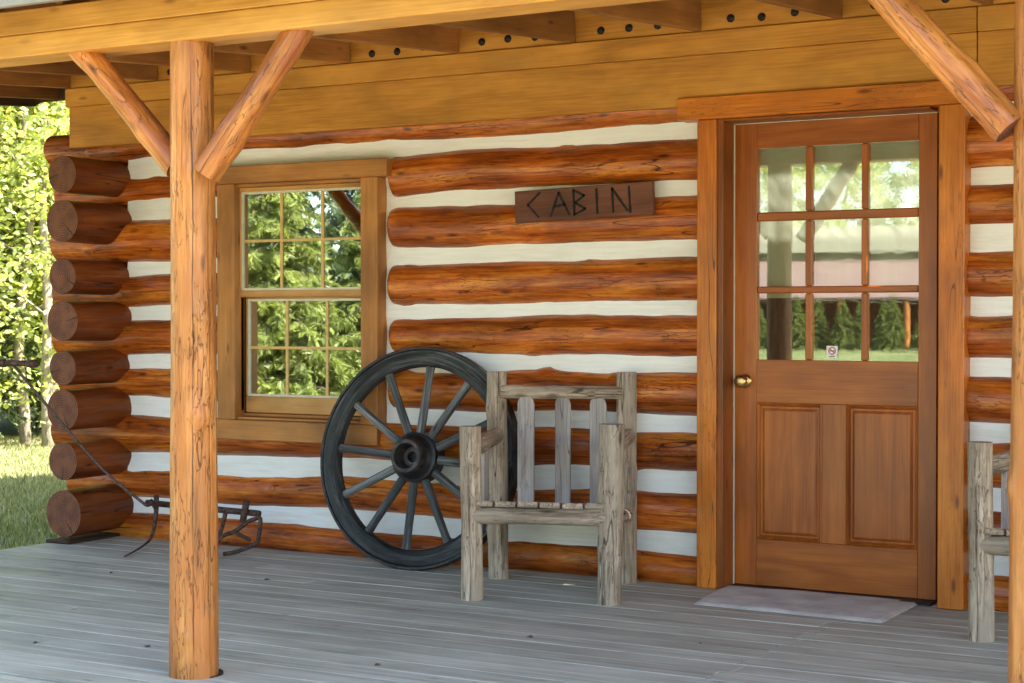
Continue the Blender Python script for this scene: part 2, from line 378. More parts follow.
        o = bpy.data.objects.new(name, me); col.objects.link(o)
        if parent: o.parent = parent
        if not parent or True:
            import bmesh
            if len(s.f) < 60000:
                bm = bmesh.new(); bm.from_mesh(me); bmesh.ops.recalc_face_normals(bm, faces=bm.faces); bm.to_mesh(me); bm.free()
        return o

def tag(o, label=None, cat=None, group=None, kind=None):
    if label: o['label'] = label
    if cat: o['category'] = cat
    if group: o['group'] = group
    if kind: o['kind'] = kind
    return o
def empty(name, loc, rot=(0, 0, 0)):
    o = bpy.data.objects.new(name, None); col.objects.link(o); o.location = loc; o.rotation_euler = rot; o.empty_display_size = .2; return o
def copy_tree(o, parent=None):
    c = o.copy(); col.objects.link(c)
    if parent: c.parent = parent
    for ch in list(o.children): copy_tree(ch, c)
    return c

# ------------------------------------------------------------------ camera, world, sun
cam = bpy.data.cameras.new('camera'); co = bpy.data.objects.new('camera', cam); col.objects.link(co); sc.camera = co
co.location = (0, -6.98, 1.19); co.rotation_euler = (R(90-.857), 0, R(30.1))
cam.sensor_width = 36; cam.lens = 36*1705/1024; cam.clip_end = 2000
cam.dof.use_dof = True; cam.dof.focus_distance = 8.0; cam.dof.aperture_fstop = 9.0
w = bpy.data.worlds.new('World'); sc.world = w; w.use_nodes = True
sky = w.node_tree.nodes.new('ShaderNodeTexSky'); sky.sky_type = 'NISHITA'; sky.sun_disc = False
AZ = (.97, .25); EL = 45
sky.sun_elevation = R(EL); sky.sun_rotation = math.atan2(AZ[0], AZ[1]); sky.air_density = 1.; sky.dust_density = 1.5
w.node_tree.links.new(sky.outputs[0], w.node_tree.nodes['Background'].inputs[0]); w.node_tree.nodes['Background'].inputs[1].default_value = .14
sl = bpy.data.lights.new('sun', 'SUN'); sl.energy = 4.8; sl.angle = R(.5); sl.color = (1, .95, .86)
so = bpy.data.objects.new('sun', sl); col.objects.link(so)
hv = Vector((AZ[0], AZ[1], 0)).normalized()*math.cos(R(EL)); so.rotation_euler = (-Vector((hv.x, hv.y, math.sin(R(EL))))).to_track_quat('-Z', 'Y').to_euler()
sc.view_settings.view_transform = 'Standard'; sc.view_settings.look = 'None'; sc.view_settings.exposure = 2.52; sc.view_settings.gamma = 1
sc.render.engine = 'CYCLES'; sc.cycles.max_bounces = 10; sc.cycles.diffuse_bounces = 5; sc.cycles.transparent_max_bounces = 12
sc.cycles.sample_clamp_indirect = 8

# ------------------------------------------------------------------ ground
GZ = -.35
me = MB()
me.add([(-400, -400, GZ), (400, -400, GZ), (400, 400, GZ), (-400, 400, GZ)], [(0, 1, 2, 3)], [(0, 0, 0)]*4)
tag(me.build('ground', M['lawn']), 'mown green lawn around the cabin', kind='structure')

def grass_patch(n, xr, yr, hh, test):
    xs = rng.uniform(*xr, n); ys = rng.uniform(*yr, n)
    k = test(xs, ys); xs = xs[k]; ys = ys[k]; n = len(xs)
    th = rng.uniform(0, 6.28, n); h = rng.uniform(.5, 1, n)*hh; wd = .006+.004*rng.random(n)
    bx = rng.normal(0, .35, n)*h; by = rng.normal(0, .35, n)*h
    V = np.zeros((n, 3, 3)); V[:, 0] = np.stack([xs-np.cos(th)*wd, ys-np.sin(th)*wd, np.full(n, GZ)], 1)
    V[:, 1] = np.stack([xs+np.cos(th)*wd, ys+np.sin(th)*wd, np.full(n, GZ)], 1); V[:, 2] = np.stack([xs+bx, ys+by, GZ+h], 1)
    return V.reshape(-1, 3), np.repeat(rng.random(n), 3)
def rawmesh(name, V, nper, off, mats, mi=None):
    me = bpy.data.meshes.new(name); nf = len(V)//nper
    me.vertices.add(len(V)); me.vertices.foreach_set('co', V.astype(np.float32).ravel())
    me.loops.add(len(V)); me.loops.foreach_set('vertex_index', np.arange(len(V), dtype=np.int32))
    me.polygons.add(nf); me.polygons.foreach_set('loop_start', np.arange(nf, dtype=np.int32)*nper); me.polygons.foreach_set('loop_total', np.full(nf, nper, dtype=np.int32))
    for m in mats: me.materials.append(m)
    a = me.attributes.new('off', 'FLOAT', 'POINT'); a.data.foreach_set('value', off.astype(np.float32))
    a = me.attributes.new('c', 'FLOAT_VECTOR', 'POINT'); a.data.foreach_set('vector', V.astype(np.float32).ravel())
    me.update(); me.validate()
    return me
def link(name, me, parent=None):
    o = bpy.data.objects.new(name, me); col.objects.link(o)
    if parent: o.parent = parent
    return o
V, of = grass_patch(150000, (-16, -6.9), (-2, 9.5), .07, lambda x, y: (y > -2))
tag(link('grass', rawmesh('grass', V, 3, of, [M['blade']])), 'short lawn grass beside the cabin corner', 'grass', kind='stuff')

gp = MB(); gv = []; N_ = 40
for i in range(N_+1):
    x = -14+24*i/N_
    gv += [(x, -3.5+.12*noise.noise(Vector((x, 0, 0))), GZ+.006), (x, -10.5+.5*noise.noise(Vector((x*.5, 4, 0))), GZ+.006)]
gp.add(gv, [(2*i, 2*i+1, 2*i+3, 2*i+2) for i in range(N_)], gv)
tag(gp.build('gravel_bounce_strip', M['gravel']), 'unseen pale gravel strip added to bounce light into the porch', kind='structure')  # out of view, added to bounce warm light into the porch
# ------------------------------------------------------------------ porch floor
fl = MB()
y = -2.915; bw = .135; j = 0
while y < -.02:
    y1 = min(y+bw, -.0)
    seam = -2.25 + (.0 if (j//1) % 2 == 0 else .035)
    seam2 = -5.1 + (.5 if j % 3 == 0 else 0)
    xs = [-6.6, seam2, seam, .6, 3.4] if j % 2 else [-6.6, seam, 1.2, 3.4]
    for a, b in zip(xs[:-1], xs[1:]):
        fl.box(a+.0015, b-.0015, y+.0018, y1-.0018, -.038+random.uniform(-.001, .001), random.uniform(-.0012, .0006), 'x', .0028)
    y = y1; j += 1
for a, b in ((-6.62, -2.1), (-2.1, 1.0), (1.0, 3.42)): fl.box(a+.0015, b-.0015, -3.07, -2.924, -.038, -.006, 'x', .004)
tag(fl.build('porch_floor', M['deck']), 'weathered grey plank porch floor', kind='structure')
fb = MB(); fb.box(-6.58, 3.38, -3.03, .3, GZ-.05, -.042, 'x', .002, off=.2); tag(fb.build('porch_skirt', M['dirt']), kind='structure')

# ------------------------------------------------------------------ cabin
cab = empty('log_cabin', (0, 0, 0))
tag(cab, 'orange log cabin with white chinking, covered porch and red-brown door', 'cabin')
X0 = -6.5
def wl(xa, xb, za, zb, ra, rb, **k):
    b = MB(); b.log((xa, 0, za), (xb, 0, zb), ra, rb, seg=26, step=.035, wob=.008, lump=.035, knots=int(abs(xb-xa)*4), **k)
    return b.build('wall_log', [M['log'], M['log_end_light']], cab)
def zz(x, zl, zr): return zl+(zr-zl)*(x+6)/2.9     # log centre between the left corner and the door
courses = [(1.866, 1.88, .076, .093), (1.60, 1.628, .118, .093), (1.33, 1.355, .086, .094), (1.08, 1.105, .1, .095), (.83, .845, .085, .095)]
rights = [(1.90, .112), (1.635, .094), (1.36, .104), (1.10, .092), (.85, .106), (.58, .1), (.31, .098), (.06, .095)]
for (zl, zr, rl, rr) in courses:
    wl(-6.93+random.uniform(-.02, .03), -5.70, zz(-7, zl, zr), zz(-5.7, zl, zr), rl, rl+.004)
    wl(-4.70, -2.98, zz(-4.7, zl, zr), zr, .092 if zl == 1.08 else .105, .105, round0=.018)
wl(-6.93, -2.98, .555, .583, .112, .096)
wl(-6.84, -2.98, .285, .312, .082, .098)
wl(-6.86, -2.98, .035, .060, .105, .085)
wl(-7.0, 3.2, 2.115, 2.125, .088, .080)
for (z, r) in rights: wl(-1.93, 3.2, z, z-.01, r, r)
# crossing logs run back along the side wall
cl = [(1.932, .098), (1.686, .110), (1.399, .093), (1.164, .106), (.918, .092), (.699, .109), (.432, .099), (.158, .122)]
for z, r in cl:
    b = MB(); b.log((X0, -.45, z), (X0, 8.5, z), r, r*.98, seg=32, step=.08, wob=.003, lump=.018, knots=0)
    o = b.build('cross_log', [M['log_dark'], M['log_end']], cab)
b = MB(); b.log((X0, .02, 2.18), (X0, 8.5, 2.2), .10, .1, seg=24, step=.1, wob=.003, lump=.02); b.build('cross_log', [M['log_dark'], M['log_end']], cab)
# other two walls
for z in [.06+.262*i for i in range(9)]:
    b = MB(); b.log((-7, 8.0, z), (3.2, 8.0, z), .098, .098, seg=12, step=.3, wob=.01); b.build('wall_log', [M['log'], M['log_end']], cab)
    for ya, yb in (((-.4, .9), (4.6, 8.5)) if .45 < z+.13 < 2.2 else ((-.4, 8.5),)):  # right wall left open in the middle, added to light the curtain from inside
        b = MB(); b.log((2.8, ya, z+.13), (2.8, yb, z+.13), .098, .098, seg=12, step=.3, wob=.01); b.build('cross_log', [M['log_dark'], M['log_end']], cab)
# chinking sheets (solid slabs with a lumpy face)
ch = MB()
def slab(x0, x1, z0, z1, yf=-.045, t=.08, nx=.03, amp=.009):
    n = max(1, int((x1-x0)/nx)); m = max(1, int((z1-z0)/.03)); vs = []; cs = []; fs = []
    for i in range(n+1):
        for j in range(m+1):
            x = x0+(x1-x0)*i/n; z = z0+(z1-z0)*j/m
            yy = yf+amp*noise.noise(Vector((x*3, z*7, 1)))*1.5+amp*.8*noise.noise(Vector((x*9, z*22, 5)))
            vs.append((x, yy, z)); cs.append((x, yy, z))
    for i in range(n):
        for j in range(m):
            a = i*(m+1)+j; fs.append((a, a+m+1, a+m+2, a+1))
    ch.add(vs, fs, cs, .3, 0, True)
    ch.box(x0, x1, yf+.012, yf+t, z0, z1, 'x', .001, off=.3)
slab(-6.42, -5.655, 0, 2.2)
slab(-5.655, -4.80, 0, .64); slab(-5.655, -4.80, 1.875, 2.2)
slab(-4.80, -4.66, 0, 2.2); slab(-4.66, -2.96, 0, 2.2)
slab(-2.96, -1.95, 2.05, 2.3); slab(-1.95, 3.0, 0, 2.2)
ch.box(X0-.03, X0+.03, .12, 8, 0, 2.25, 'y', .002, off=.3); ch.box(-6.4, 2.7, 7.97, 8.03, 0, 2.3, 'x', .002, off=.3); ch.box(2.77, 2.83, .12, .9, 0, 2.4, 'y', .002, off=.3); ch.box(2.77, 2.83, 4.6, 7.9, 0, 2.4, 'y', .002, off=.3); ch.box(2.77, 2.83, .9, 4.6, 0, .42, 'y', .002, off=.3); ch.box(2.77, 2.83, .9, 4.6, 2.25, 2.4, 'y', .002, off=.3)
ch.build('chinking', M['chink'], cab)
# interior shell
it = MB(); it.box(-6.4, 2.7, .2, 7.9, -.02, 0, off=.1); it.box(-6.4, -2.75, 0.06, 7.9, 2.45, 2.47, off=.2); it.box(-2.75, .1, .31, 7.9, 2.45, 2.47, off=.2); it.box(.1, 2.7, 0.06, 7.9, 2.45, 2.47, off=.2); it.box(-6.4, -3.45, 3.4, 3.45, 0, 2.4, off=.3)  # ceiling gap near the door, added to let sun reach the curtain
it.build('interior', M['interior'], cab)
it = MB(); it.box(-3.39, 2.69, .25, 7.9, .001, .02, off=.1); it.box(-3.39, -2.76, .25, 7.9, 2.42, 2.44, off=.1); it.box(-2.76, .11, .311, 7.9, 2.42, 2.44, off=.1); it.box(.11, 2.69, .25, 7.9, 2.42, 2.44, off=.1); it.box(-3.44, -3.40, .06, 7.9, 0.002, 2.44, off=.3); it.box(-3.39, 2.69, 5.0, 5.04, .03, 2.41, off=.3)
wn = MB(); wn.box(-3.395, 2.69, 4.96, 4.997, .021, 1.62, off=.2); wn.box(-3.397, -3.37, .3, 4.95, .021, 1.62, off=.4); wn.box(-3.36, 2.69, .3, 4.95, .0205, .024, off=.4); wn.build('dark_pane_backing', M['interior'], cab)  # dark backing added so the low door panes stay dark behind their reflection
it.build('bounce_lining', M['room'], cab)  # pale lining added to bounce light onto the back of the curtain
# boards above the top log
b = MB(); b.box(-6.765, -1.822, -.130, -.03, 2.108, 2.328, 'x', .004); b.box(-1.818, 3.2, -.130, -.03, 2.108, 2.328, 'x', .004); b.build('wall_board', M['band'], cab)
b = MB(); b.box(-6.79, -1.822, -.136, -.03, 2.329, 2.428, 'x', .004); b.box(-1.818, 3.2, -.136, -.03, 2.329, 2.428, 'x', .004); b.build('wall_board', M['band'], cab)
led = MB(); led.box(-6.79, 3.2, -.12, -.03, 2.431, 2.60, 'x', .003); led = led.build('ledger', M['band'], cab)
bm_ = None
for x in (-6.05, -5.9, -5.42, -5.27, -4.764, -4.617, -4.47, -4.139, -3.998, -3.854, -3.513, -3.373, -3.231, -2.884, -2.742, -2.593, -2.245, -2.1, -1.95):
    b = MB(); b.lathe([(0, .018), (.004, .018), (.0045, .013), (.012, .013), (.013, .009), (.013, .0)], 12, origin=(x, -.12, 2.472+random.uniform(-.006, .006))); b.build('bolt', M['steel'], led)
# rafters
def slope_z(y): return 2.433+.0765*(y+.13)
ths = Matrix.Rotation(math.atan(.0765), 4, 'X')
rx = [-7.45, -6.78, -6.15, -5.53, -4.91, -4.28, -3.66, -3.04, -2.40, -1.78, -1.15, -.52, .1, .72, 1.35, 2., 2.6, 3.2]
for x in rx:
    ye = .62 if x < -7 else -.122
    b = MB(); b.box(x-.019, x+.019, 0, (ye+2.69)/math.cos(math.atan(.0765)), 0, .138, 'y', .003, mat=Matrix.Translation((0, -2.69, slope_z(-2.69))) @ ths)
    b.build('rafter', M['rafter'], cab)
# roof boards
rb = MB(); yy = -3.0
while yy < .8:
    m = Matrix.Translation((0, yy, slope_z(yy)+.1395)) @ ths
    xb = 3.4 if yy < .1 else -6.9
    rb.box(-7.6, xb, .001, .181, 0, .02, 'x', .003, mat=m); yy += .182
rb.build('roof_boards', M['sheath'], cab)
b = MB(); b.box(-7.68, 3.5, 0, 3.2, 0, .03, 'x', .004, mat=Matrix.Translation((0, -3.06, slope_z(-3.06)+.162)) @ ths); b.build('porch_roof', M['shingle'], cab)
b = MB(); b.box(-7.68, 3.5, -3.0, -2.972, 2.196, 2.42, 'x', .003); b.build('fascia', M['fascia'], cab)
b = MB()
zb = lambda y: 2.425+.0765*(y-.16)
b.prism([(-3.0, zb(-3.0)), (.46, zb(.46)), (.70, zb(.46)+.145), (.95, zb(.46)+.30), (-3.0, zb(-3)+.33)], -7.66, -7.62, 'y', plane='yz')
b.prism([(.46, zb(.46)+.02), (.68, zb(.46)+.15), (.68, zb(.46)+.28), (.46, zb(.46)+.28)], -7.62, -6.9, 'x', plane='yz')
b.build('barge_board', M['barge'], cab)
# main roof
def roofslab(y0, z0, y1, z1, nm, xs=(-7.65, 3.5)):
    d = Vector((0, y1-y0, z1-z0)); n = Vector((0, -d.z, d.y)).normalized()*.12; b = MB()
    vs = []
    for x in xs:
        for (yy, zz_) in ((y0, z0), (y1, z1)):
            vs += [(x, yy, zz_), (x, yy+n.y, zz_+n.z)]
    b.add(vs, [(0, 2, 3, 1), (4, 5, 7, 6), (0, 1, 5, 4), (2, 6, 7, 3), (1, 3, 7, 5), (0, 4, 6, 2)], vs); b.build(nm, M['shingle'], cab)
def rz(y): return 2.68+(y+.2)*(4.85-2.68)/4.5
for a_, b_, xs_ in ((-.2, .16, (-7.65, 3.5)), (.16, 1.3, (-7.65, -2.5)), (.16, 1.3, (.3, 3.5)), (1.3, 4.3, (-7.65, 3.5))): roofslab(a_, rz(a_), b_, rz(b_), 'roof', xs_)  # unseen roof opening added so sun falls on the curtain from behind
roofslab(4.3, 4.85, 8.9, 2.6, 'roof')
for x in (-6.5, 2.8):
    b = MB(); b.prism([(0, 2.35), (8.2, 2.35), (8.2, 2.85), (4.3, 4.8), (0, 2.72)], x-.03, x+.03, 'y', plane='yz'); b.build('gable', M['band'], cab)
# beam
b = MB()
b.box(-7.5, -1.15, -2.71, -2.55, 2.088, 2.166, 'x', .005); b.box(-1.148, 3.3, -2.71, -2.55, 2.088, 2.166, 'x', .005)
b.box(-7.5, -.6, -2.712, -2.55, 2.1668, 2.25, 'x', .003); b.box(-.598, 3.3, -2.712, -2.55, 2.1668, 2.25, 'x', .003)
b.build('porch_beam', M['beam'], cab)
def post(x, br, lab=None, sd=None):
    b = MB(); b.log((x, -2.63, -.03), (x+.004, -2.63, 2.088), .081, .071, seg=36, step=.025, wob=.004, lump=.02, knots=6, off=sd)
    p = b.build('porch_post', [M['post'], M['log_end_light']], cab)
    if lab: p['label'] = lab
    for (a, c, r) in br:
        b = MB(); b.log(a, c, r, r*.93, seg=24, step=.025, wob=.003, lump=.04, knots=6); b.build('brace', [M['brace'], M['log_end']], p)
post(-3.742, [((-3.80, -2.635, 1.68), (-4.285, -2.635, 2.17), .046), ((-3.620, -2.70, 1.650), (-3.265, -2.635, 2.14), .047)])
post(-.99, [((-1.062, -2.665, 1.655), (-1.525, -2.665, 2.19), .046), ((-.9, -2.64, 1.68), (-.5, -2.64, 2.1), .05)])
post(1.9, [((1.84, -2.64, 1.68), (1.45, -2.64, 2.1), .05), ((1.96, -2.64, 1.68), (2.4, -2.64, 2.1), .05)])
post(-6.5, [((-6.56, -2.64, 1.68), (-6.95, -2.64, 2.1), .05), ((-6.44, -2.64, 1.68), (-6.05, -2.64, 2.1), .05)])
for x in (-3.742, -.99):
    b = MB(); b.log((x, -2.612, -.003), (x, -2.612, .0035), .090, .090, seg=24, step=.1, wob=0, lump=.05); b.build('post_gap', M['gap'], cab)
# thin dark bar under the corner log
b = MB(); b.box(-6.60, -6.44, -.48, -.06, .001, .018, 'y', .004); b.build('corner_bar', M['barge'], cab)

# window -------------------------------------------------------------
win = MB()
win.box(-5.82, -4.662, -.150, -.05, 1.868, 1.955, 'x', .004)
win.box(-5.735, -5.622, -.125, -.04, .658, 1.8675, 'z', .003); win.box(-4.832, -4.732, -.125, -.04, .658, 1.8675, 'z', .003)
win.box(-5.735, -4.732, -.130, -.04, .556, .6575, 'x', .004)
win = win.build('window', M['wtrim'], cab)
b = MB()
b.box(-5.66, -5.642, -.039, .10, .64, 1.9, 'z'); b.box(-4.83, -4.81, -.039, .10, .64, 1.9, 'z'); b.box(-5.64, -4.832, -.100, .10, 1.850, 1.8665, 'x', .002)
b.box(-5.621, -4.833, -.10, .10, .6585, .672, 'x', .002); b.box(-5.62, -4.834, -.06, .08, .673, .690, 'x', .003)
b.build('window_frame', M['wtrim'], win)
def sash(y, x0, x1, z0, z1, bot, top, side):
    b = MB(); t = .028
    b.box(x0, x1, y, y+t, z0, z0+bot, 'x', .003); b.box(x0, x1, y, y+t, z1-top, z1, 'x', .003)
    b.box(x0, x0+side, y, y+t, z0+bot+.0005, z1-top-.0005, 'z', .003); b.box(x1-side, x1, y, y+t, z0+bot+.0005, z1-top-.0005, 'z', .003)
    s_ = b.build('sash', M['sash'], win)
    gx0, gx1, gz0, gz1 = x0+side, x1-side, z0+bot, z1-top; c = .012
    b = MB(); yc = y+.004
    b.box(gx0, gx1, yc, yc+.012, gz0, gz0+c, 'x', .001); b.box(gx0, gx1, yc, yc+.012, gz1-c, gz1, 'x', .001)
    b.box(gx0, gx0+c, yc, yc+.012, gz0+c, gz1-c, 'z', .001); b.box(gx1-c, gx1, yc, yc+.012, gz0+c, gz1-c, 'z', .001)
    b.build('glazing_strip', M['cream'], win)
    b = MB(); b.box(gx0+.002, gx1-.002, y+.011, y+.0135, gz0+.002, gz1-.002, 'x', .0005); b.build('pane', M['glass'], win)
    b = MB(); w3 = (gx1-gx0)/3; zm = (gz0+gz1)/2
    for k in (1, 2): b.box(gx0+w3*k-.008, gx0+w3*k+.008, y+.0055, y+.0105, gz0+.012, gz1-.012, 'z', .001)
    b.box(gx0+.012, gx1-.012, y+.003, y+.0052, zm-.007, zm+.007, 'x', .001)
    b.build('grille', M['grille'], win)
sash(-.078, -5.625, -4.835, 1.287, 1.849, .034, .022, .010)
sash(-.040, -5.615, -4.84, .692, 1.300, .085, .022, .010)
b = MB(); b.box(-5.640, -5.622, -.070, -.045, .70, 1.286, 'z', .002); b.build('window_track', M['cream'], win)

# door -----------------------------------------------------------------
gx = [(-2.811, -2.591), (-2.559, -2.342), (-2.312, -2.094)]; gz = [(1.000, 1.288), (1.319, 1.602), (1.642, 1.920)]
DX0, DX1 = -2.912, -2.016
dr = MB()
T0, T1 = 0., .045
dr.box(DX0, -2.8115, T0, T1, .012, 2.028, 'z', .002); dr.box(-2.0935, DX1, T0, T1, .012, 2.028, 'z', .002)
dr.box(-2.811, -2.094, T0, T1, 1.9205, 2.0275, 'x', .002); dr.box(-2.811, -2.094, T0, T1, .8125, .9995, 'x', .002)
dr.box(-2.811, -2.094, T0, T1, .0125, .215, 'x', .002)
dr.box(-2.511, -2.404, T0, T1, .2155, .812, 'z', .002)
for z0, z1 in ((1.2885, 1.3185), (1.6025, 1.6415)): dr.box(-2.811, -2.094, T0+.003, T1, z0, z1, 'x', .005)
for x0, x1 in ((-2.5905, -2.5595), (-2.3415, -2.3125)):
    for z0, z1 in ((1.0, 1.288), (1.319, 1.602), (1.642, 1.92)): dr.box(x0, x1, T0+.003, T1, z0+.0005, z1-.0005, 'z', .005)
dr = dr.build('door', M['door'], cab)
for x0, x1 in ((-2.811, -2.5115), (-2.4035, -2.094)):
    b = MB(); z0, z1 = .2155, .812
    def fr(i, y): return [(x0+i, y, z0+i), (x1-i, y, z0+i), (x1-i, y, z1-i), (x0+i, y, z1-i)]
    rings = [fr(0, .001), fr(.006, -.004), (fr(.012, .004)), fr(.016, .014), fr(.024, .014), fr(.034, .006), fr(.038, .005)]
    vs = sum(rings, []); fs = []
    for i in range(len(rings)-1):
        for k in range(4): fs.append((i*4+k, i*4+(k+1) % 4, (i+1)*4+(k+1) % 4, (i+1)*4+k))
    n = len(vs)-4; fs.append((n, n+1, n+2, n+3))
    b.add(vs, fs, [(v[2], v[1], v[0]) for v in vs]); b.build('door_panel', M['door'], dr)
b = MB()
for x0, x1 in gx:
    for z0, z1 in gz: b.box(x0-.004, x1+.004, .016, .019, z0-.003, z1+.003, 'x', .0005)
b.build('glass_pane', M['dglass'], dr)
b = MB(); b.lathe([(0, .031), (.006, .031), (.009, .020), (.012, .0115), (.032, .0115), (.038, .020), (.046, .0275), (.056, .029), (.064, .0265), (.069, .018), (.071, 0)], 28, origin=(-2.864, 0, .905)); b.build('door_knob', M['brass'], dr)
b = MB(); b.box(-2.496, -2.447, .0125, .0145, 1.012, 1.062, 'x', .0005)
b = b.build('sticker', M['white'], dr)
q = MB()
for k in range(24):
    a0 = k/24*2*math.pi; a1 = (k+1)/24*2*math.pi; cx, cz = -2.4715, 1.041
    q.add([(cx+.017*math.cos(a0), .0118, cz+.017*math.sin(a0)), (cx+.017*math.cos(a1), .0118, cz+.017*math.sin(a1)), (cx+.0125*math.cos(a1), .0118, cz+.0125*math.sin(a1)), (cx+.0125*math.cos(a0), .0118, cz+.0125*math.sin(a0))], [(0, 1, 2, 3)], [(0, 0, 0)]*4)
q.box(-.015, .015, .0112, .0118, -.002, .002, mat=Matrix.Translation((-2.4715, 0, 1.041)) @ Matrix.Rotation(R(45), 4, 'Y'), bev=.0002)
q.box(-2.483, -2.460, .0119, .0124, 1.0385, 1.0425, bev=.0002, mi=1); q.box(-2.484, -2.459, .0118, .0124, 1.016, 1.0195, bev=.0002, mi=1)
q.build('sticker_print', [M['red'], M['black']], dr)
# door casing
b = MB()
b.box(-3.034, -2.944, -.14, -.03, 0.002, 2.043, 'z', .004); b.box(-1.971, -1.865, -.14, -.03, .002, 2.043, 'z', .004)
b.box(-3.124, -1.85, -.155, -.03, 2.044, 2.141, 'x', .004)
dc = b.build('door_casing', M['trim'], cab)
b = MB(); b.box(-2.944, -2.917, -.125, .06, .002, 2.0425, 'z', .002); b.box(-2.012, -1.975, .002, .06, .002, 2.03, 'z', .002); b.box(-1.969, -1.93, -.125, .06, .002, 2.0425, 'z', .002); b.box(-2.916, -2.012, -.125, .06, 2.032, 2.0425, 'x', .002)
b.box(-2.9435, -2.925, -.029, -.001, .01, 2.03, 'z', .002)
b.build('door_jamb', M['jamb'], dc)
b = MB(); b.box(-2.917, -2.9125, -.006, .002, .01, 2.030, 'z', .0005); b.box(-2.912, -2.013, -.006, .002, 2.0285, 2.0315, 'x', .0005); b.build('weather_strip', M['cream'], dc)
b = MB(); b.box(-2.916, -2.012, -.09, .06, .001, .011, 'x', .002); b.build('door_threshold', M['steel'], dc)

# curtain ----------------------------------------------------------------
c = MB(); nx, nz = 120, 60; vs = []; cs = []; fs = []
for i in range(nx+1):
    for j in range(nz+1):
        u = i/nx; v = j/nz; x = -2.86+.82*u; z = 1.27+.70*v
        yy = .075+.0016*math.sin(u*34+3*noise.noise(Vector((u*2, v*2, 0))))*(.4+.6*v)+.004*noise.noise(Vector((u*5+v*3, v*6-u*4, 2)))+.0022*noise.noise(Vector((u*16, v*13+u*9, 4)))
        if j < 1: yy += 0
        vs.append((x, yy, z+.010*noise.noise(Vector((u*4, 0, 8)))*(1-v))); cs.append((z, x, yy))
for i in range(nx):
    for j in range(nz):
        a = i*(nz+1)+j; fs.append((a, a+nz+1, a+nz+2, a+1))
c.add(vs, fs, cs, .4, 0, True)
tag(c.build('curtain', M['cloth']), 'wrinkled pale green curtain hanging behind the door glass', 'curtain')

# sign -------------------------------------------------------------------
sg = empty('cabin_sign', (-3.602, -.12, 1.703), (0, R(-1.7), 0))
tag(sg, 'small brown carved wooden sign reading CABIN on the log wall', 'sign')
b = MB(); b.box(-.352, .352, -.014, .014, -.074, .074, 'x', .003); b.build('sign_board', M['sign'], sg)
def stroke(p, q, w=.0115):
    P0 = Vector(((p[0]-.5)*.704, -.0142, (.5-p[1])*.148)); P1 = Vector(((q[0]-.5)*.704, -.0142, (.5-q[1])*.148)); d = (P1-P0).normalized(); n = Vector((-d.z, 0, d.x))*w/2
    e = d*w*.35; k = 6; A = P0-e; B = P1+e; pts1 = []; pts2 = []
    for i in range(k+1):
        c_ = A+(B-A)*i/k; j1 = 1+random.uniform(-.25, .25); pts1.append(c_+n*j1); pts2.append(c_-n*j1)
    vs = pts1+pts2+[v+Vector((0, -.0006, 0)) for v in pts1+pts2]; m = k+1; fs = []
    for i in range(k): fs.append((2*m+i, 2*m+i+1, 3*m+i+1, 3*m+i)); fs.append((i, i+1, 2*m+i+1, 2*m+i)); fs.append((m+i, 3*m+i, 3*m+i+1, m+i+1))
    b.add(vs, fs, [tuple(v) for v in vs])
b = None
for L in [[(.19, .1), (.1, .45), (.178, .85)], [(.268, .84), (.331, .14), (.404, .82)], [(.30, .55), (.376, .52)], [(.443, .85), (.44, .1), (.516, .28), (.45, .48), (.522, .69), (.443, .85)],
          [(.606, .12), (.61, .85)], [(.718, .13), (.723, .84)], [(.718, .13), (.823, .83)], [(.838, .12), (.843, .88)]]:
    if L[0] not in ((.30, .55), (.718, .13), (.838, .12)) or b is None or L[-1] == (.723, .84):
        if b: b.build('letter', M['letter'], sg)
        b = MB()
    elif L[0] == (.44, .1): pass
    for p, q_ in zip(L[:-1], L[1:]): stroke(p, q_)
b.build('letter', M['letter'], sg)


# mat --------------------------------------------------------------------
b = MB(); nx, ny = 60, 30; P = [(-2.868, -.546), (-2.059, -.578), (-2.066, -.04), (-2.935, -.045)]
vs = []; fs = []; cs = []
for i in range(nx+1):
    for j in range(ny+1):
        u = i/nx; v = j/ny
        x = (1-u)*(1-v)*P[0][0]+u*(1-v)*P[1][0]+u*v*P[2][0]+(1-u)*v*P[3][0]; y = (1-u)*(1-v)*P[0][1]+u*(1-v)*P[1][1]+u*v*P[2][1]+(1-u)*v*P[3][1]
        e = min(u, 1-u, v, 1-v); z = .013+.004*noise.noise(Vector((x*6, y*6, 0)))
        y += .006*noise.noise(Vector((x*7, 0, 3)))
        if e == 0: z = .002
        vs.append((x, y, z)); cs.append((x, y, z))
for i in range(nx):
    for j in range(ny):
        a = i*(ny+1)+j; fs.append((a, a+ny+1, a+ny+2, a+1))
b.add(vs, fs, cs, .5, 0, True); tag(b.build('door_mat', M['mat']), 'pale grey fabric mat lying in front of the door', 'door mat')

G0 = 'dry leaf scraps scattered on the porch floor'
for (x, y) in ((-5.0, -1.9), (-4.2, -2.35), (-5.55, -1.1), (-4.8, -.9), (-3.1, -1.5), (-2.5, -1.3), (-4.1, -1.2), (-3.3, -2.2), (-5.9, -1.6), (-2.0, -1.9), (-4.6, -2.5)):
    b = MB(); a = random.uniform(0, 6.28); s_ = random.uniform(.006, .013); ca, sa = math.cos(a)*s_, math.sin(a)*s_
    b.add([(-ca*1.6, -sa*1.6, .001), (sa, -ca, .005), (ca*1.6, sa*1.6, .002), (-sa, ca, .006), (0, 0, .0)], [(0, 1, 4), (1, 2, 4), (2, 3, 4), (3, 0, 4)], [(0, 0, 0)]*5)
    o = b.build('dry_leaf', M['darkbark' if random.random() < .6 else 'slat']); o.location = (x, y, .001); tag(o, 'tiny dry leaf scrap lying on the grey porch boards', 'leaf', G0)

